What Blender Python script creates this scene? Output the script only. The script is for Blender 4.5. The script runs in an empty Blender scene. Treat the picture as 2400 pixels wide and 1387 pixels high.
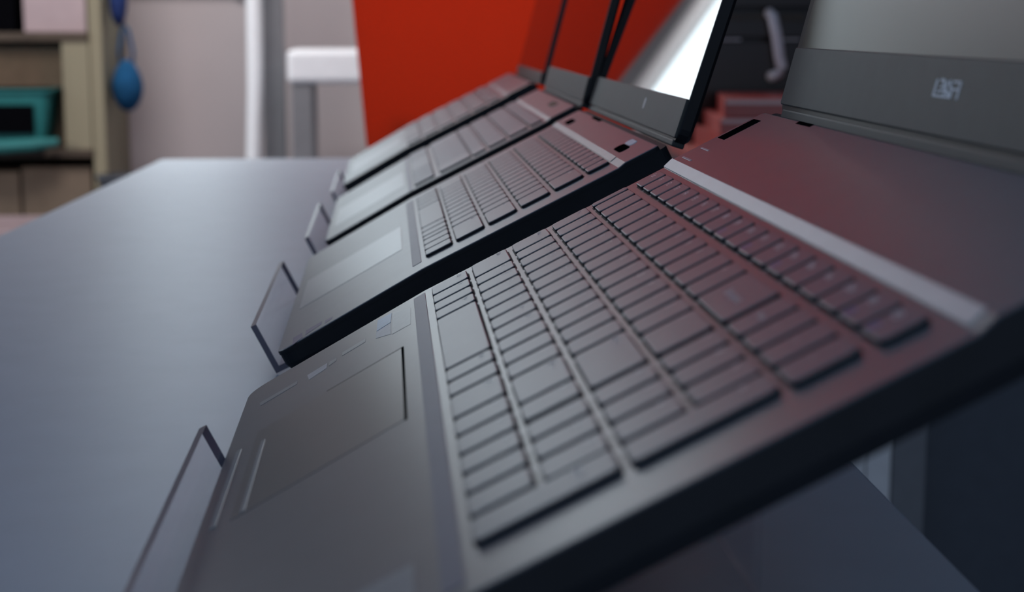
import bpy, bmesh, math, random
from mathutils import Vector, Matrix

random.seed(7)
scene = bpy.context.scene
COL = scene.collection
MM = 0.001
ALPHA = math.radians(26.85)          # tilt of the laptop stands
CA, SA = math.cos(ALPHA), math.sin(ALPHA)
TABLE_Z = -62.5                      # table top (mm); origin = front far corner of the nearest keyboard

# ------------------------------------------------------------------ materials
MATS = {}
def mat(name, col, rough=0.5, metal=0.0, spec=0.5, noise=0.0, nscale=40.0, bump=0.0, bscale=900.0,
        emit=None, estr=0.0, trans=None, coat=0.0, stretch=None):
    if name in MATS:
        return MATS[name]
    m = bpy.data.materials.new(name)
    m.use_nodes = True
    nt = m.node_tree
    b = nt.nodes['Principled BSDF']
    c4 = (*col, 1.0)
    b.inputs['Base Color'].default_value = c4
    b.inputs['Roughness'].default_value = rough
    b.inputs['Metallic'].default_value = metal
    b.inputs['Specular IOR Level'].default_value = spec
    if coat:
        b.inputs['Coat Weight'].default_value = coat
        b.inputs['Coat Roughness'].default_value = 0.08
    tc = None
    if noise > 0 or bump > 0:
        tc = nt.nodes.new('ShaderNodeTexCoord')
    src = tc.outputs['Object'] if tc else None
    if tc and stretch:
        mp = nt.nodes.new('ShaderNodeMapping')
        mp.inputs['Scale'].default_value = stretch
        nt.links.new(src, mp.inputs['Vector'])
        src = mp.outputs['Vector']
    if noise > 0:
        n = nt.nodes.new('ShaderNodeTexNoise')
        n.inputs['Scale'].default_value = nscale
        n.inputs['Detail'].default_value = 4
        nt.links.new(src, n.inputs['Vector'])
        r = nt.nodes.new('ShaderNodeValToRGB')
        r.color_ramp.elements[0].position = 0.3
        r.color_ramp.elements[1].position = 0.7
        r.color_ramp.elements[0].color = (*[max(0, x * (1 - noise)) for x in col], 1)
        r.color_ramp.elements[1].color = (*[min(1, x * (1 + noise)) for x in col], 1)
        nt.links.new(n.outputs['Fac'], r.inputs['Fac'])
        nt.links.new(r.outputs['Color'], b.inputs['Base Color'])
    if bump > 0:
        n2 = nt.nodes.new('ShaderNodeTexNoise')
        n2.inputs['Scale'].default_value = bscale
        n2.inputs['Detail'].default_value = 3
        nt.links.new(src, n2.inputs['Vector'])
        bp = nt.nodes.new('ShaderNodeBump')
        bp.inputs['Strength'].default_value = bump
        bp.inputs['Distance'].default_value = 0.0003
        nt.links.new(n2.outputs['Fac'], bp.inputs['Height'])
        nt.links.new(bp.outputs['Normal'], b.inputs['Normal'])
    if emit:
        b.inputs['Emission Color'].default_value = (*emit, 1)
        b.inputs['Emission Strength'].default_value = estr
    MATS[name] = m
    return m

def acrylic_mat(name, tint, gloss=0.05):
    m = bpy.data.materials.new(name); m.use_nodes = True
    nt = m.node_tree
    for n in list(nt.nodes):
        nt.nodes.remove(n)
    out = nt.nodes.new('ShaderNodeOutputMaterial')
    tr = nt.nodes.new('ShaderNodeBsdfTransparent'); tr.inputs['Color'].default_value = (*tint, 1)
    gl = nt.nodes.new('ShaderNodeBsdfGlossy'); gl.inputs['Roughness'].default_value = 0.05
    mx = nt.nodes.new('ShaderNodeMixShader'); mx.inputs[0].default_value = gloss
    nt.links.new(tr.outputs[0], mx.inputs[1]); nt.links.new(gl.outputs[0], mx.inputs[2])
    nt.links.new(mx.outputs[0], out.inputs['Surface'])
    MATS[name] = m
    return m

M_DECK = mat('laptop_deck_grey', (0.096, 0.108, 0.122), 0.34, spec=0.6, noise=0.05, nscale=60, bump=0.05, bscale=2500)
M_DECK_L = mat('laptop_deck_light_grey', (0.130, 0.145, 0.163), 0.36, spec=0.6, noise=0.05, nscale=60, bump=0.05, bscale=2500)
M_KEY = mat('key_grey', (0.115, 0.130, 0.150), 0.38, spec=0.55, noise=0.04, nscale=90, bump=0.06, bscale=3000)
M_KEY_L = mat('key_light_grey', (0.20, 0.215, 0.235), 0.40, spec=0.55, noise=0.04, nscale=90)
M_KEYSHADE = mat('key_shade_black', (0.012, 0.012, 0.016), 0.6, spec=0.2, noise=0.1)  # black stands in for shade on the key sides and round them
M_BLACK = mat('case_black_plastic', (0.012, 0.0135, 0.0175), 0.6, spec=0.2, noise=0.1, nscale=80)
M_LID = mat('lid_black_plastic', (0.008, 0.008, 0.011), 0.45, spec=0.3, noise=0.1, nscale=80)
M_BEZEL = mat('bezel_dark_grey', (0.042, 0.047, 0.045), 0.5, spec=0.4, noise=0.08, nscale=120, bump=0.1, bscale=2500)
M_HINGE = mat('hinge_cover_grey', (0.030, 0.036, 0.037), 0.5, spec=0.4, noise=0.08, nscale=120)
M_TRIMREFL = mat('trim_reflection_tone', (0.42, 0.44, 0.46), 0.38, metal=0.2, spec=0.6, noise=0.04, nscale=60)  # paleness mostly stands in for the window's reflection on this step
M_LAV = mat('lavender_grey_trim', (0.12, 0.12, 0.17), 0.45, spec=0.5, noise=0.04, nscale=60)
M_PAD = mat('touchpad_grey', (0.070, 0.082, 0.090), 0.32, spec=0.6, noise=0.03, nscale=50)
M_PAD_L = mat('touchpad_silver', (0.23, 0.25, 0.265), 0.32, spec=0.65, noise=0.03, nscale=50)
M_SLOT = mat('slot_black', (0.003, 0.003, 0.004), 0.95, spec=0.0, noise=0.1)
M_WHITE = mat('legend_white', (0.88, 0.88, 0.88), 0.5, noise=0.02)
M_LEG = mat('legend_grey', (0.62, 0.61, 0.62), 0.5, noise=0.02)
M_BLUE = mat('legend_blue', (0.16, 0.19, 0.50), 0.5, noise=0.02)
M_STKB = mat('sticker_blue', (0.06, 0.22, 0.42), 0.35, noise=0.15, nscale=400)
M_STKW = mat('sticker_white', (0.42, 0.41, 0.42), 0.4, noise=0.08, nscale=300)
M_STKG = mat('sticker_grey', (0.22, 0.24, 0.25), 0.35, noise=0.08, nscale=300)
M_STKV = mat('sticker_violet', (0.09, 0.08, 0.17), 0.4, noise=0.2, nscale=300)
M_SCR = mat('display_glossy', (0.010, 0.010, 0.012), 0.025, spec=0.75, noise=0.05)
M_SCRM = mat('display_matte', (0.020, 0.027, 0.025), 0.30, spec=0.5, noise=0.05)
M_ACR = acrylic_mat('clear_acrylic', (0.93, 0.925, 0.94))
M_ACRE = mat('acrylic_cut_edge', (0.13, 0.12, 0.16), 0.3, spec=0.5, noise=0.05)
M_TABLE = mat('table_laminate', (0.35, 0.395, 0.46), 0.44, spec=0.42, noise=0.03, nscale=30, bump=0.03, bscale=1500)
M_TEDGE = mat('table_edge', (0.30, 0.33, 0.33), 0.5, noise=0.04)
M_METAL = mat('table_leg_metal', (0.35, 0.36, 0.38), 0.35, metal=0.8, noise=0.03)
M_ORANGE = mat('orange_panel', (0.85, 0.13, 0.028), 0.5, spec=0.3, noise=0.04, nscale=4)
_nt = M_ORANGE.node_tree
_tl = _nt.nodes.new('ShaderNodeBsdfTranslucent'); _tl.inputs['Color'].default_value = (0.90, 0.15, 0.030, 1)
_mx = _nt.nodes.new('ShaderNodeMixShader'); _mx.inputs[0].default_value = 0.55
_out = [n for n in _nt.nodes if n.type == 'OUTPUT_MATERIAL'][0]
_nt.links.new(_nt.nodes['Principled BSDF'].outputs[0], _mx.inputs[1]); _nt.links.new(_tl.outputs[0], _mx.inputs[2])
_nt.links.new(_mx.outputs[0], _out.inputs['Surface'])
M_WALL = mat('wall_paint_pinkish_grey', (0.53, 0.465, 0.465), 0.85, spec=0.2, noise=0.04, nscale=3, bump=0.1, bscale=200)
M_WALLD = mat('wall_paint_dark', (0.055, 0.040, 0.036), 0.7, spec=0.3, noise=0.06, nscale=3)
M_FLOOR = mat('floor_vinyl', (0.22, 0.25, 0.30), 0.5, spec=0.4, noise=0.08, nscale=6)
M_WOOD = mat('shelf_wood', (0.24, 0.185, 0.115), 0.6, spec=0.3, noise=0.2, nscale=8, stretch=(1, 1, 0.15))
M_WOODD = mat('shelf_wood_dark', (0.085, 0.062, 0.045), 0.6, spec=0.3, noise=0.2, nscale=8, stretch=(0.15, 1, 1))
M_STILE = mat('shelf_stile_olive', (0.28, 0.245, 0.165), 0.6, spec=0.3, noise=0.12, nscale=8, stretch=(1, 1, 0.15))
M_CARD = mat('cardboard', (0.42, 0.30, 0.20), 0.8, spec=0.2, noise=0.08, nscale=30)
M_CARDD = mat('cardboard_dark', (0.20, 0.15, 0.11), 0.8, spec=0.2, noise=0.08, nscale=30)
M_PINKB = mat('pale_pink_box', (0.42, 0.32, 0.33), 0.6, noise=0.04)
M_TEAL = mat('teal_plastic', (0.018, 0.16, 0.155), 0.45, spec=0.5, noise=0.05)
M_BLUEB = mat('blue_fabric', (0.012, 0.085, 0.20), 0.9, spec=0.2, noise=0.2, nscale=30)
M_BLUEC = mat('indigo_fabric', (0.030, 0.055, 0.19), 0.9, spec=0.2, noise=0.2, nscale=30)
M_WHP = mat('white_paint', (0.93, 0.94, 0.95), 0.4, noise=0.02)
M_GRP = mat('grey_paint', (0.22, 0.22, 0.23), 0.5, noise=0.04)
M_BIN = mat('dark_bin_plastic', (0.06, 0.065, 0.08), 0.5, noise=0.05)
M_CAB = mat('dark_cabinet_gloss', (0.030, 0.013, 0.009), 0.35, spec=0.5, noise=0.1, nscale=5)
M_CABL = mat('cabinet_edge_strip', (0.55, 0.47, 0.44), 0.4, noise=0.05)
M_HAND = mat('handle_grey', (0.85, 0.70, 0.68), 0.35, spec=0.5, noise=0.03)
M_RED = mat('red_gloss_card', (0.42, 0.075, 0.062), 0.35, spec=0.5, noise=0.15, nscale=25)
M_REDL = mat('folder_pale_edge', (0.80, 0.52, 0.47), 0.5, noise=0.05)
M_SIDE = mat('sideboard_dark_blue_grey', (0.09, 0.10, 0.12), 0.5, noise=0.05)
M_PALE = mat('pale_cabinet', (0.85, 0.82, 0.80), 0.6, noise=0.04)
M_PANE = mat('window_pane_daylight', (0.8, 0.85, 0.9), 0.2, emit=(0.78, 0.93, 1.0), estr=2.7)
M_FRAME = mat('window_frame_white', (0.75, 0.75, 0.74), 0.4, noise=0.02)

# ------------------------------------------------------------------ helpers
def link(name, bm, mats, parent=None, smooth=False):
    me = bpy.data.meshes.new(name)
    bm.normal_update()
    bm.to_mesh(me); bm.free()
    for m in (mats if isinstance(mats, (list, tuple)) else [mats]):
        me.materials.append(m)
    if smooth:
        for p in me.polygons:
            p.use_smooth = True
    o = bpy.data.objects.new(name, me)
    COL.objects.link(o)
    if parent is not None:
        o.parent = parent
    return o

def thing(name, label, cat, loc=(0, 0, 0), rot=(0, 0, 0), group=None):
    o = bpy.data.objects.new(name, None)
    o.empty_display_size = 0.05
    COL.objects.link(o)
    o.location = [c * MM for c in loc]; o.rotation_euler = rot
    o['label'] = label; o['category'] = cat
    if group: o['group'] = group
    return o

def tag(o, label, cat, group=None):
    o['label'] = label; o['category'] = cat
    if group: o['group'] = group
    return o

def box(bm, a, b, mi=0, f=None):
    """axis box from corner a to corner b (mm); f maps a point (mm) to a point (mm)"""
    vs = []
    for x in (a[0], b[0]):
        for y in (a[1], b[1]):
            for z in (a[2], b[2]):
                p = (x, y, z)
                if f: p = f(p)
                vs.append(bm.verts.new([c * MM for c in p]))
    idx = [(0, 1, 3, 2), (4, 6, 7, 5), (0, 4, 5, 1), (2, 3, 7, 6), (0, 2, 6, 4), (1, 5, 7, 3)]
    fs = []
    for t in idx:
        fc = bm.faces.new([vs[i] for i in t]); fc.material_index = mi; fs.append(fc)
    return fs

def bevel_all(bm, w, seg=2):
    bmesh.ops.recalc_face_normals(bm, faces=bm.faces[:])
    bmesh.ops.bevel(bm, geom=bm.edges[:], offset=w * MM, segments=seg, affect='EDGES', profile=0.6)

def bbox(name, a, b, m, parent=None, bev=0.0, seg=2):
    bm = bmesh.new(); box(bm, a, b)
    bmesh.ops.recalc_face_normals(bm, faces=bm.faces[:])
    if bev: bevel_all(bm, bev, seg)
    return link(name, bm, m, parent)

def rrect(x0, y0, x1, y1, r, n=4, corners=None):
    """rounded rectangle outline, counter-clockwise; corners = radii (x0y0, x1y0, x1y1, x0y1)"""
    rs = corners or (r, r, r, r)
    cs = [(x0, y0, 180, 1, 1), (x1, y0, 270, -1, 1), (x1, y1, 0, -1, -1), (x0, y1, 90, 1, -1)]
    pts = []
    for (cx, cy, a0, sx, sy), rr in zip(cs, rs):
        rr = max(rr, 0.01)
        ox, oy = cx + sx * rr, cy + sy * rr
        for i in range(n + 1):
            a = math.radians(a0 + 90 * i / n)
            pts.append((ox + rr * math.cos(a), oy + rr * math.sin(a)))
    return pts

def rings(bm, rl, mis=None, top=0, bottom=0, f=None):
    """stack of outline rings [(pts, z)], bottom to top"""
    vv = []
    for pts, z in rl:
        row = []
        for (x, y) in pts:
            p = (x, y, z)
            if f: p = f(p)
            row.append(bm.verts.new([c * MM for c in p]))
        vv.append(row)
    n = len(vv[0])
    for k in range(len(vv) - 1):
        for i in range(n):
            j = (i + 1) % n
            fc = bm.faces.new((vv[k][i], vv[k][j], vv[k + 1][j], vv[k + 1][i]))
            fc.material_index = mis[k] if mis else 0
    t = bm.faces.new(vv[-1]); t.material_index = top
    b = bm.faces.new(vv[0][::-1]); b.material_index = bottom
    return t

def tube(bm, path, r, seg=10, mi=0, closed=False):
    path = [Vector(p) * MM for p in path]
    n = len(path); rows = []
    for i, p in enumerate(path):
        if closed: d = path[(i + 1) % n] - path[i - 1]
        else: d = path[min(i + 1, n - 1)] - path[max(i - 1, 0)]
        d.normalize()
        up = Vector((0, 0, 1)) if abs(d.z) < 0.9 else Vector((1, 0, 0))
        a = d.cross(up).normalized(); b = d.cross(a)
        rr = (r[i] if isinstance(r, (list, tuple)) else r) * MM
        rows.append([bm.verts.new(p + rr * (a * math.cos(2 * math.pi * k / seg) + b * math.sin(2 * math.pi * k / seg))) for k in range(seg)])
    for i in range(n if closed else n - 1):
        q = rows[(i + 1) % n]
        for k in range(seg):
            bm.faces.new((rows[i][k], rows[i][(k + 1) % seg], q[(k + 1) % seg], q[k])).material_index = mi
    if not closed:
        bm.faces.new(rows[0][::-1]); bm.faces.new(rows[-1])

_txt = {}
def text_geo(s, size, bold=0.0):
    """vertices (mm) and faces of a flat word, origin at its lower left"""
    k = (s, size, bold)
    if k not in _txt:
        c = bpy.data.curves.new('word', 'FONT')
        c.body = s; c.size = size; c.resolution_u = 2; c.offset = bold
        o = bpy.data.objects.new('word', c)
        me = bpy.data.meshes.new_from_object(o)
        _txt[k] = ([v.co.copy() for v in me.vertices], [list(p.vertices) for p in me.polygons])
        bpy.data.objects.remove(o); bpy.data.curves.remove(c); bpy.data.meshes.remove(me)
    return _txt[k]

def add_text(bm, s, size, x, y, z, mi, bold=0.0, f=None, center=False):
    vs, fs = text_geo(s, size, bold)
    if not vs: return
    if center:
        xs = [v.x for v in vs]; ys = [v.y for v in vs]
        x -= (min(xs) + max(xs)) / 2; y -= (min(ys) + max(ys)) / 2
    bv = []
    for v in vs:
        p = (v.x + x, v.y + y, z)
        if f: p = f(p)
        bv.append(bm.verts.new([c * MM for c in p]))
    for fc in fs:
        try: bm.faces.new([bv[i] for i in fc]).material_index = mi
        except ValueError: pass

# ------------------------------------------------------------------ laptop parts
def prof_fn(stations):
    def f(v):
        if v <= stations[0][0]: return stations[0][1]
        for (a, za), (b, zb) in zip(stations, stations[1:]):
            if v <= b: return za + (zb - za) * (v - a) / (b - a)
        return stations[-1][1]
    return f

def key_part(parent, u0, u1, v0, v1, h, zf, legends, mkey, r=2.0):
    """one key, its origin at its own centre on the deck; legends = [(text, size, dx, dy, slot)]"""
    cu, cv = (u0 + u1) / 2, (v0 + v1) / 2
    w, d = (u1 - u0) / 2, (v1 - v0) / 2
    r = min(r, w * 0.45, d * 0.45)
    bm = bmesh.new()
    rl = [(rrect(-w, -d, w, d, r), -0.2), (rrect(-w, -d, w, d, r), h - 0.35), (rrect(-w + .12, -d + .12, w - .12, d - .12, r - .12), h - 0.1),
          (rrect(-w + .4, -d + .4, w - .4, d - .4, max(r - .4, .1)), h)]
    rings(bm, rl, mis=[1, 0, 0], top=0, bottom=1)
    e = 0.55                                  # dark skirt: black plate painting the shade in the gap round the key
    rings(bm, [(rrect(-w - e, -d - e, w + e, d + e, r + e), -0.2), (rrect(-w - e, -d - e, w + e, d + e, r + e), 0.06)], mis=[1], top=1, bottom=1)
    for (s, size, dx, dy, slot) in legends:
        add_text(bm, s, size, -w + dx, -d + dy, h + 0.03, slot)
    o = link('key', bm, [mkey, M_KEYSHADE, M_LEG, M_WHITE, M_BLUE], parent)
    o.location = (cu * MM, cv * MM, zf(cv) * MM)
    return o

def laptop(label, u_far, u_near, v_front, v_deck, stations, rim_r, big, mdeck, lid, keys, zbottom=-18.5):
    """laptop frame: x along the width (towards the camera), y front to back, z up from the keyboard"""
    uc = (u_far + u_near) / 2
    root = thing('laptop', label, 'laptop', (uc, 0, 0), (ALPHA, 0, 0), 'open laptops in a row on clear stands')
    a, b = u_far - uc, u_near - uc
    zf = prof_fn(stations)
    # top case
    bm = bmesh.new()
    rc = (rim_r, rim_r, 3, 3)
    o1 = rrect(a, v_front, b, v_deck, 0, 5, rc)
    o2 = rrect(a + 0.9, v_front + 0.9, b - 0.9, v_deck - 0.9, 0, 5, tuple(max(q - .9, .3) for q in rc))
    o15 = rrect(a + 0.25, v_front + 0.25, b - 0.25, v_deck - 0.25, 0, 5, tuple(max(q - .25, .3) for q in rc))
    rings(bm, [(o1, -2.2), (o1, -0.9), (o15, -0.3), (o2, 0.0)], mis=[1, 1, 0], bottom=1)
    for (v, _z) in stations[1:-1]:
        bmesh.ops.bisect_plane(bm, geom=bm.verts[:] + bm.edges[:] + bm.faces[:], plane_co=(0, v * MM, 0), plane_no=(0, 1, 0))
    for q in bm.verts:
        q.co.z += zf(q.co.y / MM) * MM
    link('top_case', bm, [mdeck, M_BLACK], root)
    # bottom case
    bm = bmesh.new()
    def ins(d): return rrect(a + d, v_front + d, b - d, v_deck + 4 - d, 0, 5, (rim_r, rim_r, 5, 5))
    i0 = ins(0.3)
    zt = lambda v: zf(v) - 2.2
    vv = rings(bm, [(ins(12), zbottom), (ins(5), zbottom + 1.0), (ins(1.5), zbottom + 3.8), (i0, zbottom + 6.8), (i0, 0.0)])
    for (v, _z) in stations[1:-1]:
        bmesh.ops.bisect_plane(bm, geom=bm.verts[:] + bm.edges[:] + bm.faces[:], plane_co=(0, v * MM, 0), plane_no=(0, 1, 0))
    for q in bm.verts:
        if q.co.z > -0.0001: q.co.z = zt(q.co.y / MM) * MM
    link('bottom_case', bm, M_BLACK, root)
    # lid, built along its own direction s from the hinge line, n towards the user
    v0, z0, tdeg, lu0, lu1, hgt, thick, bez = lid
    T = math.radians(tdeg); ct, st = math.cos(T), math.sin(T)
    def L(p):   # (u, s, n) -> laptop frame
        return (p[0] - uc, v0 + p[1] * ct - p[2] * st, z0 + p[1] * st + p[2] * ct)
    bm = bmesh.new()
    rl = [(rrect(lu0 + 1.5, 0.5, lu1 - 1.5, hgt - 1.5, 6), -thick), (rrect(lu0, -0.8, lu1, hgt, 7), -thick + 1.6),
          (rrect(lu0, -0.8, lu1, hgt, 7), -0.9), (rrect(lu0 + .5, -0.2, lu1 - .5, hgt - .5, 6), -0.4)]
    rings(bm, rl, f=L)
    lo = link('lid', bm, M_LID, root)
    bm = bmesh.new()
    b0 = 2.6 if big else 1.2
    rings(bm, [(rrect(lu0 + 2.0, b0, lu1 - 2.0, bez, 1.2), -0.5), (rrect(lu0 + 2.0, b0, lu1 - 2.0, bez, 1.2), 0.5), (rrect(lu0 + 2.4, b0 + .4, lu1 - 2.4, bez - .4, 1.0), 0.8)], f=L)
    link('bezel', bm, M_BEZEL if bez > 10 else M_LID, lo)
    bm = bmesh.new()
    box(bm, (lu0 + (7.0 if big else 1.6), bez + 0.2, -0.5), (lu1 - (7.0 if big else 1.6), hgt - 9, -0.3), f=L)
    bmesh.ops.recalc_face_normals(bm, faces=bm.faces[:])
    link('display', bm, M_SCRM if big else M_SCR, lo)
    # hinge cover between deck and lid
    bm = bmesh.new()
    w = 6.5 if big else 3.0
    box(bm, (lu0 + (6 if big else 2), -w, -6.0), (lu1 - 6, 1.0 if big else 0.3, 0.2), f=L)
    bmesh.ops.recalc_face_normals(bm, faces=bm.faces[:]); bevel_all(bm, 0.8)
    link('hinge_cover', bm, M_HINGE, root)
    # keys
    kk = []
    for (k0, k1, kv0, kv1, legs) in keys['list']:
        kk.append((k0, k1, kv0, kv1, legs))
    for (k0, k1, kv0, kv1, legs) in kk:
        key_part(root, k0 - uc, k1 - uc, kv0, kv1, keys['h'], zf, legs, keys['mat'])
    return root, lo, uc, zf, L

def flat_part(name, root, uc, zf, u0, v0, u1, v1, h, m, r=0.6, extra=None, label=None, bev=0.15):
    """thin plate that follows the deck profile"""
    bm = bmesh.new()
    o = rrect(u0 - uc, v0, u1 - uc, v1, r, 3)
    o2 = rrect(u0 - uc + bev, v0 + bev, u1 - uc - bev, v1 - bev, max(r - bev, .05), 3)
    zz = lambda p: (p[0], p[1], p[2] + zf(p[1]))
    rings(bm, [(o, -0.25), (o, h - bev * .5), (o2, h)], f=zz)
    if extra: extra(bm, zz)
    ob = link(name, bm, m, root)
    if label: ob['label'] = label
    return ob

def sticker_quad(name, root, uc, zf, pts, h, m, label):
    """a printed label given by four (u, v) corners"""
    bm = bmesh.new()
    def P(p): return (p[0] - uc, p[1], p[2] + zf(p[1]))
    rl = [(pts, -0.05), (pts, h)]
    rings(bm, rl, f=P)
    bmesh.ops.recalc_face_normals(bm, faces=bm.faces[:])
    o = link(name, bm, m, root)
    o['label'] = label
    return o

# ------------------------------------------------------------------ keyboards
G = 2.9   # gap between keys
def leg(s, size=3.4, dx=2.2, dy=None, slot=2, d=16.4):
    return (s, size, dx, (d - size - 1.4) if dy is None else dy, slot)

def big_keys():
    P = 19.0; N0 = 285.2; NP = 17.8
    num = [N0 + NP * i for i in range(5)]
    rows = []
    D = 16.5
    vs = [0.6, 19.7, 38.9, 58.0, 77.1]
    g = G
    K = []
    def add(u0, u1, row, txt=(), v1=None):
        v0 = vs[row]
        K.append((u0 + .2, u1 - g + .2, v0, (v0 + D) if v1 is None else v1, list(txt)))
    # bottom row
    b = [12, 33.8, 52.7, 70.2, 88.5, 179.4, 197.9, 217.4, 245.3, 264.9, 284.2, 302.4, 319.8, 337.8, 356.4]
    t = ['Ctrl', 'Fn', '', 'Alt', '', 'Alt', '', 'Ctrl', '<', 'v', '>', '0', '.']
    for i, s in enumerate(t):
        add(b[i], b[i + 1], 0, [leg(s, 3.0)] if s else [])
    add(b[13], b[14], 0, [leg('Enter', 3.0, dy=26)], v1=vs[1] + D)      # two rows tall
    # shift row
    c = [9, 42.7]; lt = ['Shift'] + list('ZXCVBNM,./')
    for i in range(10): c.append(42.7 + P * (i + 1))
    c += [264.9, 284.2]
    lt += ['Shift', '^']
    for i, s in enumerate(lt): add(c[i], c[i + 1], 1, [leg(s, 3.0 if len(s) > 1 else 3.8)])
    for i, s in enumerate('123'): add(num[i] + .6, num[i + 1] + .6, 1, [leg(s)])
    # home row
    c = [9, 33.3] + [33.3 + P * (i + 1) for i in range(11)] + [284.8]
    lt = ['Caps'] + list("ASDFGHJKL;'") + ['Enter']
    for i, s in enumerate(lt): add(c[i], c[i + 1], 2, [leg(s, 3.0 if len(s) > 1 else 3.8)])
    for i, s in enumerate('456'): add(num[i] + 1, num[i + 1] + 1, 2, [leg(s)])
    add(num[3] + 1, num[4] + 1, 2, [leg('+', 4.5, dy=28)], v1=vs[3] + D)
    # tab row
    c = [9, 28.5] + [28.5 + P * (i + 1) for i in range(12)] + [285.2]
    lt = ['Tab'] + list('QWERTYUIOP[]') + ['\\']
    for i, s in enumerate(lt): add(c[i], c[i + 1], 3, [leg(s, 3.0 if len(s) > 1 else 3.8)])
    for i, s in enumerate('789'): add(num[i] + 1.6, num[i + 1] + 1.6, 3, [leg(s)])
    # digit row
    c = [8.5, 19] + [19 + P * (i + 1) for i in range(12)] + [286]
    lt = list('`1234567890-=') + ['Backspace']
    for i, s in enumerate(lt):
        add(c[i], c[i + 1], 4, [leg(s, 4.2, 9, 6.5)] if s == 'Backspace' else [leg(s, 3.8)])
    for i, s in enumerate(['Num', '/', '*', '-']): add(num[i] + 2.4, num[i + 1] + 2.4, 4, [leg(s, 3.4, 5, 7)])
    # function row, 20 keys
    names = ['Esc'] + ['F%d' % i for i in range(1, 13)] + ['Prt', 'Pse', 'Ins', 'Del', 'PU', 'PD']
    blue = {'F9', 'F11', 'PU', 'PD', 'Prt'}
    for i, s in enumerate(names):
        u0 = 12 + 18.35 * i
        u1 = u0 + 18.35
        L_ = [leg(s, 3.8, 2.4, 6.8, 3)]
        if s in blue: L_.append(('o', 7.0, 2.0, 1.0, 4))
        K.append((u0 + .3, u1 - 2.6 + .3, 97.6, 109.2, L_))
    return K

def small_keys(u_far, u_near, vrow, vdep, p, legends=True):
    """15-unit keyboard without number pad; u runs away from the far end"""
    K = []
    x0 = u_far
    def add(a, b, r, s):
        L_ = [leg(s, 2.8 if len(s) > 1 else 3.4, 1.8, d=vdep[r])] if (legends and s) else []
        K.append((x0 + a * p, x0 + b * p - 2.4, vrow[r], vrow[r] + vdep[r], L_))
    t = [0, 1.25, 2.25, 3.25, 4.25, 9.25, 10.25, 11.25, 12.0, 13.0, 14.0, 15.0]
    for i, s in enumerate(['Ctrl', 'Fn', '', 'Alt', '', 'Alt', '', 'Ctrl', '<', 'v', '>']): add(t[i], t[i + 1], 0, s)
    t = [0, 2.25] + [3.25 + i for i in range(10)] + [15.0]
    for i, s in enumerate(['Shift'] + list('ZXCVBNM,./') + ['Shift']): add(t[i], t[i + 1], 1, s)
    t = [0, 1.75] + [2.75 + i for i in range(11)] + [15.0]
    for i, s in enumerate(['Caps'] + list("ASDFGHJKL;'") + ['Enter']): add(t[i], t[i + 1], 2, s)
    t = [0, 1.5] + [2.5 + i for i in range(12)] + [15.0]
    for i, s in enumerate(['Tab'] + list('QWERTYUIOP[]') + ['\\']): add(t[i], t[i + 1], 3, s)
    t = [i for i in range(14)] + [15.0]
    for i, s in enumerate(list('`1234567890-=') + ['Back']): add(t[i], t[i + 1], 4, s)
    for i in range(16): add(i * 15 / 16, (i + 1) * 15 / 16, 5, (['Esc'] + ['F%d' % k for k in range(1, 13)] + ['Prt', 'Ins', 'Del'])[i])
    return K

# ------------------------------------------------------------------ laptop 1 (nearest)
st1 = [(-92, -4.8), (-3, 0.0), (112.6, 0.0), (117.6, 1.5), (164, 1.5)]
r1, lid1, uc1, zf1, L1 = laptop('large grey laptop nearest the camera, number pad, white mark under the screen',
    -1.0, 378.5, -91, 162, st1, 9, True, M_DECK, (166, 1.0, 48.8, 10, 379, 238, 7.5, 27.0),
    {'list': big_keys(), 'h': 1.7, 'mat': M_KEY}, zbottom=-15.5)
# touchpad with two pale strips, cut into the palmrest
flat_part('touchpad', r1, uc1, zf1, 94, -78, 205, -15, 0.12, M_PAD, 1.5)
flat_part('touchpad_groove', r1, uc1, zf1, 93, -15.6, 206, -14.6, 0.16, M_SLOT, 0.3, label='dark groove along the back of the touchpad', bev=0.05)
flat_part('touchpad_groove', r1, uc1, zf1, 92.6, -48, 94.2, -14.6, 0.16, M_HINGE, 0.3, label='thin groove along the side of the touchpad', bev=0.05)
flat_part('palmrest_strip', r1, uc1, zf1, 108, -85.6, 202, -83.2, 0.3, M_STKG, 0.8, label='pale strip at the front edge')
flat_part('palmrest_strip', r1, uc1, zf1, 115, -74.4, 203, -72.6, 0.3, M_STKG, 0.8, label='pale strip behind the front one')
flat_part('palmrest_trim', r1, uc1, zf1, 6, -8.6, 371, -3.0, 0.25, M_LAV, 0.6, label='lavender grey strip between palmrest and keys')
flat_part('speaker_strip', r1, uc1, zf1, -0.6, 112.8, 372, 117.8, 0.5, M_TRIMREFL, 0.8, label='light strip behind the keys, window reflection put into its colour')
flat_part('hinge_slot', r1, uc1, zf1, 3.5, 138.5, 17, 156, 0.12, M_SLOT, 0.5, label='black hinge notch at the far corner')
flat_part('hinge_slot', r1, uc1, zf1, 62, 159.5, 84, 161.6, 0.12, M_SLOT, 0.5, label='small black gap by the hinge')
flat_part('indicator_light', r1, uc1, zf1, 7, 120.6, 26, 121.7, 0.2, M_STKW, 0.3, label='pale indicator dash')
flat_part('indicator_light', r1, uc1, zf1, 8, 129.3, 24, 130.3, 0.2, M_STKW, 0.3, label='pale indicator dash')
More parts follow.
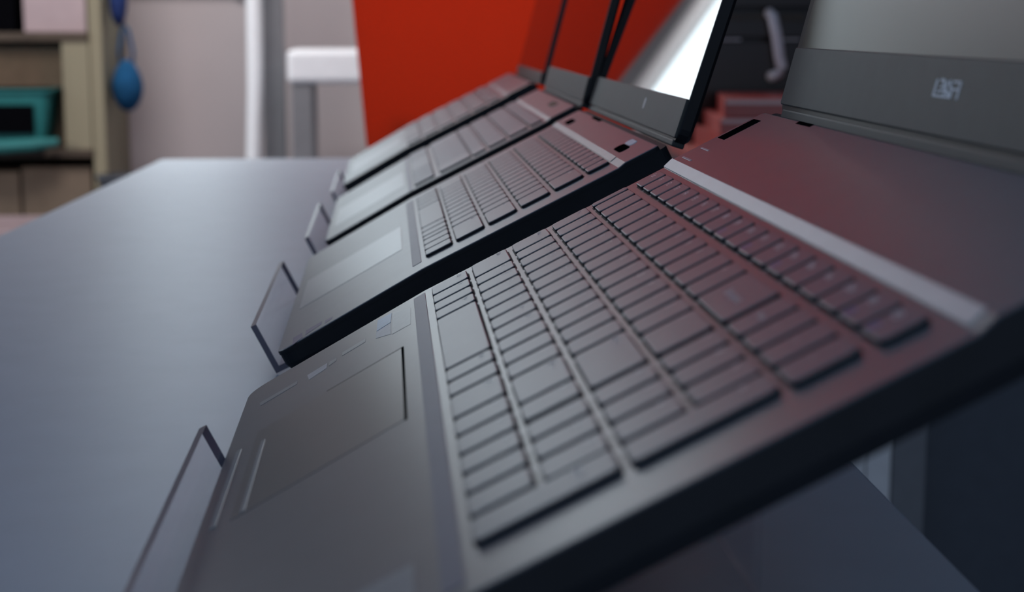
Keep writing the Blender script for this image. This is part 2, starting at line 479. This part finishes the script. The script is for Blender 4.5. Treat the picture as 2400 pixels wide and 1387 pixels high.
# labels on the palmrest
sticker_quad('sticker', r1, uc1, zf1, [(6, -26.5), (30, -26.8), (28, -20), (8, -19.5)], 0.12, M_STKB, 'blue block of the printed sticker')
sticker_quad('sticker', r1, uc1, zf1, [(8, -19), (56, -19.5), (57, -11), (22, -10.3)], 0.10, M_STKG, 'pale grey part of the printed sticker')
sticker_quad('sticker', r1, uc1, zf1, [(31, -27), (45, -27), (54, -20), (30, -20)], 0.11, M_STKW, 'white part of the printed sticker')
sticker_quad('sticker', r1, uc1, zf1, [(38, -59.5), (50, -58), (47, -50), (37, -50)], 0.12, M_STKW, 'small white sticker near the front corner')
sticker_quad('sticker', r1, uc1, zf1, [(37, -49), (45, -49), (43, -45.5), (37, -45.5)], 0.12, M_STKG, 'small grey sticker')
sticker_quad('sticker', r1, uc1, zf1, [(33, -43), (40, -43), (39, -32), (32, -32)], 0.12, M_STKG, 'faint grey sticker')
sticker_quad('sticker', r1, uc1, zf1, [(38, -82), (45, -81), (44, -64), (38, -64)], 0.12, M_STKG, 'long pale sticker at the front corner')
sticker_quad('sticker', r1, uc1, zf1, [(338, -34), (372, -34), (368, -15), (340, -15)], 0.12, M_STKG, 'pale sticker close to the camera')
# angular white mark on the lower bezel
bm = bmesh.new()
def stroke(x0, y0, x1, y1, w, hz=False):
    d = Vector((x1 - x0, y1 - y0)); nrm = Vector((-d.y, d.x)).normalized() * w / 2
    q = [(x0 + nrm.x, y0 + nrm.y), (x0 - nrm.x, y0 - nrm.y), (x1 - nrm.x, y1 - nrm.y), (x1 + nrm.x, y1 + nrm.y)]
    lo, hi = [], []
    for (x, y) in q:
        lo.append(bm.verts.new([c * MM for c in L1((x, y, 0.7))])); hi.append(bm.verts.new([c * MM for c in L1((x, y, 0.95))]))
    bm.faces.new(hi); bm.faces.new(lo[::-1])
    for i in range(4):
        j = (i + 1) % 4
        bm.faces.new((lo[i], lo[j], hi[j], hi[i]))
ox, oy, kx, ky = 197.0, 14.3, 21.5, 5.6
S_ = [(0.02, .98, 0.00, .02, 1.6), (0.0, .06, .66, .06, .75), (.12, .30, .46, .44, .7), (.16, .95, .30, .95, 1.0), (.30, .95, .42, .40, 1.5),
      (.20, .60, .30, .60, .8), (.46, .95, .42, .12, 1.3), (.46, .40, .70, .14, 1.4), (.54, .95, .66, .50, 1.5), (.68, .93, 1.0, .93, .75), (.70, .52, 1.0, .52, .7),
      (.98, .95, .98, .0, 1.5), (.72, .5, .71, .0, 1.5)]
for (x0, y0, x1, y1, w) in S_:
    stroke(ox + x0 * kx, oy + y0 * ky, ox + x1 * kx, oy + y1 * ky, w * 0.9)
bmesh.ops.recalc_face_normals(bm, faces=bm.faces[:])
lg = link('logo', bm, M_WHITE, lid1); lg['label'] = 'angular white letter mark'

# ------------------------------------------------------------------ laptop 2
st2 = [(-84, -4.4), (-3, 0.0), (100.5, 0.0), (104.5, 0.9), (124, 0.9)]
vr = [0.4, 17.0, 34.6, 52.4, 70.6, 88.6]; vd = [14.0, 14.8, 14.9, 15.2, 15.2, 11.2]
r2, lid2, uc2, zf2, L2 = laptop('grey laptop second from the camera, bright touchpad, violet mark at its front corner',
    -378, -62, -82, 122, st2, 8, False, M_DECK_L, (130, -1.0, 45.6, -390.5, -62, 190, 7.0, 20.0),
    {'list': small_keys(-357, -86, vr, vd, 18.1), 'h': 1.5, 'mat': M_KEY})
flat_part('touchpad', r2, uc2, zf2, -262, -76, -164, -12.5, 0.15, M_PAD_L, 1.5, label='bright silver touchpad')
flat_part('palmrest_trim', r2, uc2, zf2, -360, -7.6, -84, -2.6, 0.2, M_LAV, 0.5, label='lavender grey strip between palmrest and keys')
flat_part('speaker_strip', r2, uc2, zf2, -366, 100.8, -92, 104.6, 0.35, M_STKG, 0.5, label='light strip behind the keys')
def ell(name, u0, v0, u1, v1, h, m, lab):
    flat_part(name, r2, uc2, zf2, u0, v0, u1, v1, h, m, min(abs(u1 - u0), abs(v1 - v0)) * .48, label=lab)
ell('power_button', -124, 107.5, -100, 113.6, 0.25, M_SLOT, 'black power button at the near end')
ell('power_button', -124, 114.0, -106, 118.6, 0.3, M_WHITE, 'white key light beside the black button')
ell('hinge_slot', -350, 106.8, -325, 112.6, 0.2, M_SLOT, 'dark oval slot at the far end')
ell('hinge_slot', -300, 119.6, -262, 121.8, 0.2, M_SLOT, 'dark gap at the hinge')
sticker_quad('sticker', r2, uc2, zf2, [(-80, -74), (-60, -73), (-66, -68), (-80, -69)], 0.1, M_STKV, 'violet sticker print')
sticker_quad('sticker', r2, uc2, zf2, [(-80, -67), (-68, -66.5), (-72, -58), (-80, -58)], 0.1, M_STKV, 'violet sticker print')
sticker_quad('sticker', r2, uc2, zf2, [(-76, -56), (-68, -56), (-70, -52), (-76, -52)], 0.1, M_STKV, 'violet sticker print')
bm = bmesh.new(); add_text(bm, 'L', 6.0, -110 - uc2, 3.2, zf2(8) + 1.36, 0, bold=0.25)
link('key_mark', bm, M_SLOT, r2)['label'] = 'black mark on a bottom row key'
bm = bmesh.new(); rings(bm, [(rrect(-178, 9.5, -172, 15.5, 2.5), 0.7), (rrect(-178, 9.5, -172, 15.5, 2.5), 0.95)], f=L2)
link('logo', bm, M_STKW, lid2)['label'] = 'small faint round emblem'

# ------------------------------------------------------------------ laptops 3 and 4
st3 = [(-72, -4.0), (-3, 0.0), (102, 0.0), (105, 0.8), (126, 0.8)]
r3, lid3, uc3, zf3, L3 = laptop('third laptop from the camera, pale blurred keys and a glossy screen mirroring orange',
    -700, -420, -72, 124, st3, 8, False, M_DECK_L, (127, 2.0, 48.6, -664, -393, 190, 7.0, 18.0),
    {'list': small_keys(-692, -432, [0.6, 20.5, 46.0, 58.5, 74.6, 91.0], [15.2, 24.0, 10.0, 13.6, 14.2, 9.0], 17.3, False), 'h': 1.4, 'mat': M_KEY_L})
flat_part('touchpad', r3, uc3, zf3, -590, -66, -478, -7.5, 0.15, M_PAD_L, 1.5, label='bright silver touchpad')
flat_part('palmrest_trim', r3, uc3, zf3, -694, -4.6, -426, -1.6, 0.2, M_LAV, 0.5)
flat_part('power_button', r3, uc3, zf3, -525, 113.5, -488, 119.5, 0.25, M_CARDD, 2.5, label='dark power button')
r4, lid4, uc4, zf4, L4 = laptop('farthest laptop of the row, mostly hidden behind the third, in front of the orange panel',
    -1085, -805, -70, 128, [(-72, -4.0), (-3, 0.0), (102, 0.0), (105, 0.8), (130, 0.8)], 8, False, M_DECK_L, (135.5, -2.5, 48.6, -1080, -800, 185, 7.0, 9.0),
    {'list': small_keys(-1077, -815, [0.6, 17.6, 34.6, 51.6, 68.6, 85.6], [14.2] * 5 + [10.0], 17.3, False), 'h': 1.4, 'mat': M_KEY})
flat_part('touchpad', r4, uc4, zf4, -1000, -62, -880, -7.5, 0.15, M_PAD_L, 1.5, label='bright silver touchpad')

# ------------------------------------------------------------------ clear stands
def stand(u0, u1, zb, vfront, vback, label, lip_top):
    uc = (u0 + u1) / 2
    root = thing('laptop_stand', label, 'laptop stand', (uc, 0, 0), (ALPHA, 0, 0), 'clear acrylic laptop stands')
    a, b = u0 - uc, u1 - uc
    t = 3.0
    def slab(name, p, q, axis):
        """clear sheet; the narrow cut faces get the dark edge colour"""
        bm = bmesh.new()
        box(bm, p, q)
        bmesh.ops.recalc_face_normals(bm, faces=bm.faces[:])
        for f in bm.faces:
            nn = [abs(c) for c in f.normal]
            dark = nn[0] > 0.9 or (axis == 1 and f.normal.z > 0.9)
            f.material_index = 1 if dark else 0
        return link(name, bm, [M_ACR, M_ACRE], root)
    slab('plate', (a, vfront, zb - t - .05), (b, vback, zb - .05), 2)
    slab('front_lip', (a, vfront - t, -21.55), (b, vfront, lip_top), 1)
    # rear support: a sheet going straight down to the table
    bm = bmesh.new()
    vb = vback - 6
    ztop = zb - t - .05
    wy, wz = vb * CA - ztop * SA, vb * SA + ztop * CA      # world position of the joint
    def toL(p):                                             # world -> stand frame
        return (p[0], p[1] * CA + p[2] * SA, -p[1] * SA + p[2] * CA)
    box(bm, (a + 20, wy - t, TABLE_Z + 0.3), (a + 120, wy, wz - 2.0), f=toL)
    bmesh.ops.recalc_face_normals(bm, faces=bm.faces[:])
    link('rear_support', bm, M_ACR, root)
    return root
stand(98, 318, -15.5, -92.5, 104, 'clear acrylic stand under the nearest laptop, lip cut off by the lower picture edge', 8.0)
stand(-338, -118, -18.5, -92.5, 98, 'clear acrylic stand under the second laptop, small lip beyond its front corner', 5.5)
stand(-668, -452, -18.5, -83.0, 98, 'clear acrylic stand under the third laptop, blurred lip at its front', 1.5)
stand(-1055, -835, -18.5, -82.0, 98, 'clear acrylic stand under the farthest laptop', -7.0)

# ------------------------------------------------------------------ table
tb = thing('table', 'long grey laminate table carrying the row of laptops', 'table', (-350, -80, -790))
def T_(p): return (p[0] + 350, p[1] + 80, p[2] + 790)
bm = bmesh.new()
top = [(-1448, -313), (900, -404), (900, 153), (-1449, 196)]
def shrink(d):
    return [(-1448 + d, -313 + d), (900 - d, -404 + d), (900 - d, 153 - d), (-1449 + d, 196 - d)]
rings(bm, [(shrink(1.5), TABLE_Z - 26), (top, TABLE_Z - 24), (top, TABLE_Z - 1.6), (shrink(.5), TABLE_Z - .5), (shrink(1.6), TABLE_Z)], mis=[1, 1, 0, 0], f=T_)
link('tabletop', bm, [M_TABLE, M_TEDGE], tb)
for (x, y) in ((-1390, -255), (840, -340), (840, 95), (-1390, 140)):
    bm = bmesh.new(); box(bm, (x - 20, y - 20, -790), (x + 20, y + 20, TABLE_Z - 25.9), f=T_); bevel_all(bm, 3)
    link('leg', bm, M_METAL, tb)

# ------------------------------------------------------------------ room
def struct(name, a, b, m):
    o = bbox(name, a, b, m); o['kind'] = 'structure'; return o
struct('floor', (-3560, -2600, -830), (1600, 2600, -790), M_FLOOR)
struct('wall_back', (-3640, -2600, -790), (-3560, 2600, 2100), M_WALL)
struct('wall_right', (-3560, 1900, -790), (1600, 1980, 2100), M_WALLD)
# window beside the panel, right edge at Y -0.40
wy0, wy1, wz0, wz1 = -720, -405, 240, 1500
bm = bmesh.new()
for (a, b) in (((-3560, wy0 - 45, wz0 - 45), (-3525, wy0, wz1 + 45)), ((-3560, wy1, wz0 - 45), (-3525, wy1 + 22, wz1 + 45)),
               ((-3560, wy0, wz0 - 30), (-3520, wy1, wz0)), ((-3560, wy0, wz1), (-3525, wy1, wz1 + 45))):
    box(bm, a, b)
bmesh.ops.recalc_face_normals(bm, faces=bm.faces[:])
wf = link('window_1', bm, M_FRAME); wf['kind'] = 'structure'
bbox('window_pane', (-3560, wy0, wz0), (-3548, wy1, wz1), M_PANE, wf)

# ------------------------------------------------------------------ orange panel
pn = thing('partition_panel', 'tall orange panel standing behind the far end of the table', 'panel', (-1720, 120, -790))
def Pp(p): return (p[0] + 1720, p[1] - 120, p[2] + 790)
bm = bmesh.new()
vs = [(-50, -68), (345, -68), (345, 900), (-106, 900), (-68, 145)]
def pr(x): return [bm.verts.new([c * MM for c in Pp((x, y, z))]) for (y, z) in vs]
f0, f1 = pr(-1700), pr(-1716)
bm.faces.new(f0); bm.faces.new(f1[::-1])
for i in range(5):
    j = (i + 1) % 5
    bm.faces.new((f0[i], f1[i], f1[j], f0[j]))
bmesh.ops.recalc_face_normals(bm, faces=bm.faces[:])
link('board', bm, M_ORANGE, pn)
for y in (0, 260):
    bm = bmesh.new(); tube(bm, [Pp((-1720, y, -785)), Pp((-1720, y, -30))], 9)
    link('leg', bm, M_METAL, pn)
    bm = bmesh.new(); box(bm, (-1840, y - 18, -790), (-1610, y + 18, -778), f=Pp); bevel_all(bm, 3)
    link('foot', bm, M_METAL, pn)

# ------------------------------------------------------------------ left background: shelf unit and what stands on it
sh = thing('shelf_unit', 'tan wooden shelf unit against the back wall at the left', 'shelf', (-3370, -1080, -790))
def Ps(p): return (p[0] + 3370, p[1] + 1080, p[2] + 790)
def spart(name, a, b, m, bev=2):
    bm = bmesh.new(); box(bm, a, b, f=Ps); bmesh.ops.recalc_face_normals(bm, faces=bm.faces[:]); bevel_all(bm, bev); return link(name, bm, m, sh)
spart('side_panel', (-3540, -712, -790), (-3200, -682, 760), M_STILE)
spart('side_panel', (-3540, -1480, -790), (-3200, -1450, 760), M_WOOD)
spart('back_panel', (-3552, -1480, -790), (-3541, -682, 760), M_WOOD, 1)
spart('stile', (-3216, -775, -186), (-3196, -713, 84), M_STILE)
for z in (80, -190, -480, -780, 380, 735):
    spart('shelf', (-3540, -1450, z - 10), (-3192, -713, z + 10), M_WOODD)
def solid(name, a, b, m, label, cat, bev=4):
    o = thing(name, label, cat, ((a[0] + b[0]) / 2, (a[1] + b[1]) / 2, a[2]))
    c = ((a[0] + b[0]) / 2, (a[1] + b[1]) / 2, a[2])
    return o, (lambda p: (p[0] - c[0], p[1] - c[1], p[2] - c[2]))
def carton(a, b, m, label):
    o, f = solid('carton', a, b, m, label, 'box')
    bm = bmesh.new(); box(bm, a, (b[0], b[1], b[2] - 3), f=f); bmesh.ops.recalc_face_normals(bm, faces=bm.faces[:]); bevel_all(bm, 2)
    link('body', bm, m, o)
    ym = (a[1] + b[1]) / 2
    bm = bmesh.new(); box(bm, (a[0], a[1], b[2] - 3), (b[0], ym - 1, b[2]), f=f); box(bm, (a[0], ym + 1, b[2] - 3), (b[0], b[1], b[2]), f=f)
    bmesh.ops.recalc_face_normals(bm, faces=bm.faces[:]); link('flap', bm, m, o)
    return o
carton((-3500, -865, 90.5), (-3230, -722, 300), M_PINKB, 'pale pink box on the upper shelf of the wooden unit')
carton((-3500, -1100, 90.5), (-3220, -882, 270), M_SLOT, 'black box on the upper shelf at the left picture edge')
carton((-3520, -1440, -469.5), (-3215, -890, -235), M_CARDD, 'brown carton on the shelf below the teal basket, left one')
carton((-3520, -884, -469.5), (-3215, -722, -225), M_CARDD, 'narrow brown carton on the shelf below the teal basket, right one')
carton((-3530, -1180, -179.5), (-3325, -790, 58), M_CARD, 'tan carton behind the teal basket')
# teal basket with a dark inside
bk = thing('basket', 'teal plastic basket with a dark inside on the wooden shelf', 'basket', (-3235, -938, -179.5))
def ring_xy(hx, hy, r): return rrect(-hx, -hy, hx, hy, r, 4)
bm = bmesh.new()
rings(bm, [(ring_xy(60, 118, 18), 0), (ring_xy(72, 140, 22), 132), (ring_xy(78, 146, 24), 134), (ring_xy(78, 146, 24), 140), (ring_xy(66, 134, 20), 140), (ring_xy(54, 112, 15), 6)], mis=[0, 0, 0, 0, 1])
for f in bm.faces:
    pass
link('body', bm, [M_TEAL, M_SLOT], bk)
bm = bmesh.new(); box(bm, (67.5, -128, 38), (74.5, 100, 104)); bmesh.ops.recalc_face_normals(bm, faces=bm.faces[:]); bevel_all(bm, 1)
link('opening', bm, M_SLOT, bk)['label'] = 'dark hand opening'
bm = bmesh.new(); tube(bm, [(78, -140, 12), (86, -60, 9), (88, 30, 9), (86, 100, 13), (70, 152, 18)], [14, 16, 16, 15, 10], 10)
link('rim', bm, M_TEAL, bk)
# blue cloth bags hanging beside the unit
def hang_bag(y, z, ry, rz, rx, m, label):
    o = thing('cloth_bag', label, 'bag', (-3290, y, z - rz))
    bm = bmesh.new()
    bmesh.ops.create_uvsphere(bm, u_segments=20, v_segments=14, radius=1.0)
    for q in bm.verts:
        k = q.co.z
        s = 1.0 - 0.18 * max(0, k) + 0.06 * math.sin(6 * math.atan2(q.co.y, q.co.x)) * (0.5 + 0.5 * k)
        q.co = Vector((q.co.x * rx * s, q.co.y * ry * s, k * rz + rz)) * MM
    link('body', bm, m, o, True)
    bm = bmesh.new()
    tube(bm, [(0, -ry * .4, 1.86 * rz), (0, -ry * .45, 2.3 * rz), (0, -ry * .2, 3.1 * rz), (0, 0, 3.3 * rz), (0, ry * .2, 3.1 * rz), (0, ry * .45, 2.3 * rz), (0, ry * .4, 1.86 * rz)], 4)
    link('strap', bm, m, o, True)
    return o
hang_bag(-642, -36, 38, 62, 42, M_BLUEB, 'teal blue cloth bag hanging on the right side of the wooden shelf')
hang_bag(-656, 172, 22, 68, 34, M_BLUEC, 'indigo cloth bag hanging above the teal blue one')
# pink crate and dark bin on the floor
pc = thing('crate', 'pale pink plastic crate on the floor by the front table edge', 'crate', (-2900, -850, -790))
bm = bmesh.new()
rings(bm, [(rrect(-120, -130, 120, 130, 20), 0), (rrect(-135, -145, 135, 145, 24), 452), (rrect(-145, -155, 145, 155, 26), 456), (rrect(-145, -155, 145, 155, 26), 470), (rrect(-128, -138, 128, 138, 20), 470), (rrect(-112, -122, 112, 122, 16), 12)])
link('body', bm, M_PINKB, pc)
bm = bmesh.new(); box(bm, (143, -50, 380), (149, 50, 410)); bmesh.ops.recalc_face_normals(bm, faces=bm.faces[:]); bevel_all(bm, 2); link('handle', bm, M_GRP, pc)
wb = thing('waste_bin', 'dark plastic waste bin on the floor beside the wooden shelf', 'bin', (-3110, -640, -790))
bm = bmesh.new()
def circ(r, n=24): return [(r * math.cos(2 * math.pi * i / n), r * math.sin(2 * math.pi * i / n)) for i in range(n)]
rings(bm, [(circ(38), 0), (circ(46), 540), (circ(50), 543), (circ(50), 556), (circ(42), 556), (circ(34), 8)])
link('body', bm, M_BIN, wb)
bm = bmesh.new(); tube(bm, [(50 * math.cos(a * .2618), 50 * math.sin(a * .2618), 552) for a in range(24)], 4, 8, closed=True); link('rim', bm, M_BIN, wb)

# white frame (post pair with cross foot) and white side table
fr = thing('display_frame', 'white metal upright frame with a grey rear post, left of the orange panel', 'frame', (-3200, -310, -790))
def Pf(p): return (p[0] + 3200, p[1] + 310, p[2] + 790)
bm = bmesh.new(); tube(bm, [Pf((-3190, -345, -780)), Pf((-3190, -341, -300)), Pf((-3190, -330, -50)), Pf((-3190, -327, 140)), Pf((-3190, -327, 1000))], 19, 14)
link('post', bm, M_WHP, fr, True)['label'] = 'bright white front post'
bm = bmesh.new(); box(bm, (-3290, -318, -780), (-3262, -264, 1000), f=Pf); bmesh.ops.recalc_face_normals(bm, faces=bm.faces[:]); bevel_all(bm, 6)
link('post', bm, M_GRP, fr)['label'] = 'grey rear post'
bm = bmesh.new(); box(bm, (-3320, -380, -790), (-3120, -262, -778), f=Pf); bmesh.ops.recalc_face_normals(bm, faces=bm.faces[:]); bevel_all(bm, 3); link('foot', bm, M_WHP, fr)
bm = bmesh.new(); tube(bm, [Pf((-3190, -327, 990)), Pf((-3276, -285, 990))], 12); link('cross_bar', bm, M_WHP, fr)
st = thing('side_table', 'small white side table with a thick rounded top beside the white frame', 'side table', (-3150, -130, -790))
def Pt(p): return (p[0] + 3150, p[1] + 130, p[2] + 790)
bm = bmesh.new(); box(bm, (-3300, -246, -24), (-3050, 60, 52), f=Pt); bmesh.ops.recalc_face_normals(bm, faces=bm.faces[:]); bevel_all(bm, 16, 4)
link('tabletop', bm, M_WHP, st)
for (x, y) in ((-3075, -214), (-3075, 30), (-3275, -214), (-3275, 30)):
    bm = bmesh.new(); box(bm, (x - 16, y - 24, -790), (x + 16, y + 24, -22), f=Pt); bmesh.ops.recalc_face_normals(bm, faces=bm.faces[:]); bevel_all(bm, 4)
    link('leg', bm, M_GRP, st)

# ------------------------------------------------------------------ right background: dark cabinet, red folders, pale cabinet
cb = thing('cabinet', 'glossy dark brown cabinet with a grey bar handle, seen between the two nearest screens', 'cabinet', (-1800, 650, -790))
def Pc(p): return (p[0] + 1800, p[1] - 650, p[2] + 790)
def cpart(name, a, b, m, bev=1.5, par=None):
    bm = bmesh.new(); box(bm, a, b, f=Pc); bmesh.ops.recalc_face_normals(bm, faces=bm.faces[:]); bevel_all(bm, bev); return link(name, bm, m, par or cb)
cpart('body', (-2000, 400, -790), (-1622, 1000, 520), M_CAB)
dr = cpart('door', (-1621, 404, -60), (-1603, 996, 86), M_CAB)
cpart('drawer', (-1621, 404, 92), (-1603, 996, 128), M_CAB)
cpart('drawer', (-1621, 404, 134), (-1603, 996, 300), M_CAB)
cpart('edge_strip', (-1602.5, 452, 87.2), (-1600, 481, 90.4), M_CABL, .4)
cpart('edge_strip', (-1602.5, 539, 87.2), (-1600, 566, 90.4), M_CABL, .4)
cpart('edge_strip', (-1602.5, 455, 117), (-1600, 512, 124), M_WOODD, .6)
cpart('edge_strip', (-1602.5, 538, 115), (-1600, 572, 124), M_WOODD, .6)
bm = bmesh.new()
tube(bm, [Pc((-1600, 520, 126)), Pc((-1590, 523, 122)), Pc((-1588, 529, 95)), Pc((-1588, 534, 65)), Pc((-1588, 537, 50)), Pc((-1588, 535, 42)), Pc((-1592, 529, 38)), Pc((-1600, 525, 37))], 8.0, 12)
link('handle', bm, M_HAND, dr, True)
# low ledge in front of the cabinet with a stack of folders
ld = thing('low_sideboard', 'low dark red-brown sideboard in front of the dark cabinet', 'sideboard', (-1450, 700, -790))
def Pl(p): return (p[0] + 1450, p[1] - 700, p[2] + 790)
bm = bmesh.new(); box(bm, (-1600, 385, -790), (-1330, 1000, -70), f=Pl); bmesh.ops.recalc_face_normals(bm, faces=bm.faces[:]); bevel_all(bm, 3); link('body', bm, M_SIDE, ld)
bm = bmesh.new(); box(bm, (-1600, 380, -70), (-1320, 1005, -56), f=Pl); bmesh.ops.recalc_face_normals(bm, faces=bm.faces[:]); bevel_all(bm, 2); link('top', bm, M_RED, ld)
def folder(x, y, z, lx, ly, h, rz, label):
    o = thing('folder', label, 'folder', (x, y, z), (0, 0, rz), 'red folders stacked on the sideboard')
    bm = bmesh.new(); box(bm, (-lx, -ly, 0), (lx, ly, h)); bmesh.ops.recalc_face_normals(bm, faces=bm.faces[:]); bevel_all(bm, 1.2)
    link('cover', bm, M_RED, o)
    bm = bmesh.new(); box(bm, (lx - .2, -ly + 2, h * .72), (lx + 1.2, ly - 2, h * .95)); link('pages', bm, M_REDL, o)
    return o
folder(-1465, 520, -55.8, 120, 105, 26, 0.02, 'red folder at the bottom of the stack on the sideboard')
folder(-1462, 515, -29.6, 112, 100, 22, -0.10, 'red folder in the middle of the stack on the sideboard')
folder(-1462, 525, -7.4, 110, 98, 24, -0.16, 'red folder on top of the stack on the sideboard, pale edge')
pl = thing('storage_cabinet', 'pale low cabinet end on the floor behind the table, below the nearest laptop', 'cabinet', (-1560, 700, -790))

def Pq(p): return (p[0] + 1290, p[1] - 640, p[2] + 790)
pl.location = (-1290 * MM, 640 * MM, -790 * MM)
for (nm, y0, y1, m) in (('end_panel', 560, 588, M_PALE), ('end_panel', 590, 622, M_PALE), ('side_panel', 624, 668, M_GRP)):
    bm = bmesh.new(); box(bm, (-1315, y0, -790), (-1290, y1, -330), f=Pq); bmesh.ops.recalc_face_normals(bm, faces=bm.faces[:]); bevel_all(bm, 1.5); link(nm, bm, m, pl)

# ------------------------------------------------------------------ lights
def area(name, loc, target, sx, sy, power, col):
    l = bpy.data.lights.new(name, 'AREA'); l.shape = 'RECTANGLE'; l.size = sx; l.size_y = sy; l.energy = power; l.color = col
    o = bpy.data.objects.new(name, l); COL.objects.link(o)
    o.location = loc
    d = Vector(target) - Vector(loc)
    o.rotation_euler = d.to_track_quat('-Z', 'Y').to_euler()
    return o
area('background_fill_light', (-2.1, -0.7, 1.6), (-3.5, -0.5, -0.1), 0.8, 0.6, 34, (1.0, 0.96, 0.95))  # unseen lamp added to brighten the back wall and shelf
area('side_window_light', (-2.9, -2.4, 0.9), (-2.6, 0.0, 0.0), 1.2, 1.2, 6, (0.78, 0.90, 1.0))
area('panel_back_fill', (-2.35, 0.24, 0.78), (-1.7, 0.16, 0.32), 0.35, 0.35, 6.6, (1.0, 0.96, 0.92))  # unseen light added to brighten the translucent orange board from behind

area('shelf_fill_light', (-1.7, -2.2, 0.45), (-3.3, -0.95, 0.0), 0.4, 0.4, 9, (1.0, 0.95, 0.90))  # unseen fill added to lift the dim shelf interior
area('rear_fill_light', (2.3, 0.3, 0.5), (0.0, 0.2, 0.0), 1.6, 1.4, 7, (0.74, 0.86, 1.0))  # added fill behind the camera for the shade under the laptops, no window

w = bpy.data.worlds.new('room_ambient'); scene.world = w; w.use_nodes = True
bg = w.node_tree.nodes['Background']
bg.inputs['Color'].default_value = (0.33, 0.50, 0.80, 1); bg.inputs['Strength'].default_value = 0.30

# ------------------------------------------------------------------ camera
cam_d = bpy.data.cameras.new('camera'); cam = bpy.data.objects.new('camera', cam_d); COL.objects.link(cam)
cam_d.sensor_fit = 'HORIZONTAL'; cam_d.sensor_width = 36.0; cam_d.lens = 57.0
cam_d.clip_start = 0.01; cam_d.clip_end = 50
Rw = ((0.0755396689, 0.997142796, 0.0), (0.165661440, -0.0125045337, -0.986103404), (-0.983285333, 0.0744975188, -0.166132699))
right = Vector(Rw[0]).normalized(); back = -Vector(Rw[2]).normalized(); up = back.cross(right).normalized()
M = Matrix((right, up, back)).transposed().to_4x4()
M.translation = Vector((689.975, -17.2956, 112.3615)) * MM
cam.matrix_world = M
cam_d.dof.use_dof = True
cam_d.dof.focus_distance = 0.695
cam_d.dof.aperture_fstop = 11.2
cam_d.dof.aperture_blades = 0
scene.camera = cam

scene.view_settings.view_transform = 'Standard'
scene.view_settings.look = 'None'
scene.view_settings.gamma = 1.0
scene.view_settings.use_curve_mapping = False
scene.view_settings.exposure = 0.0
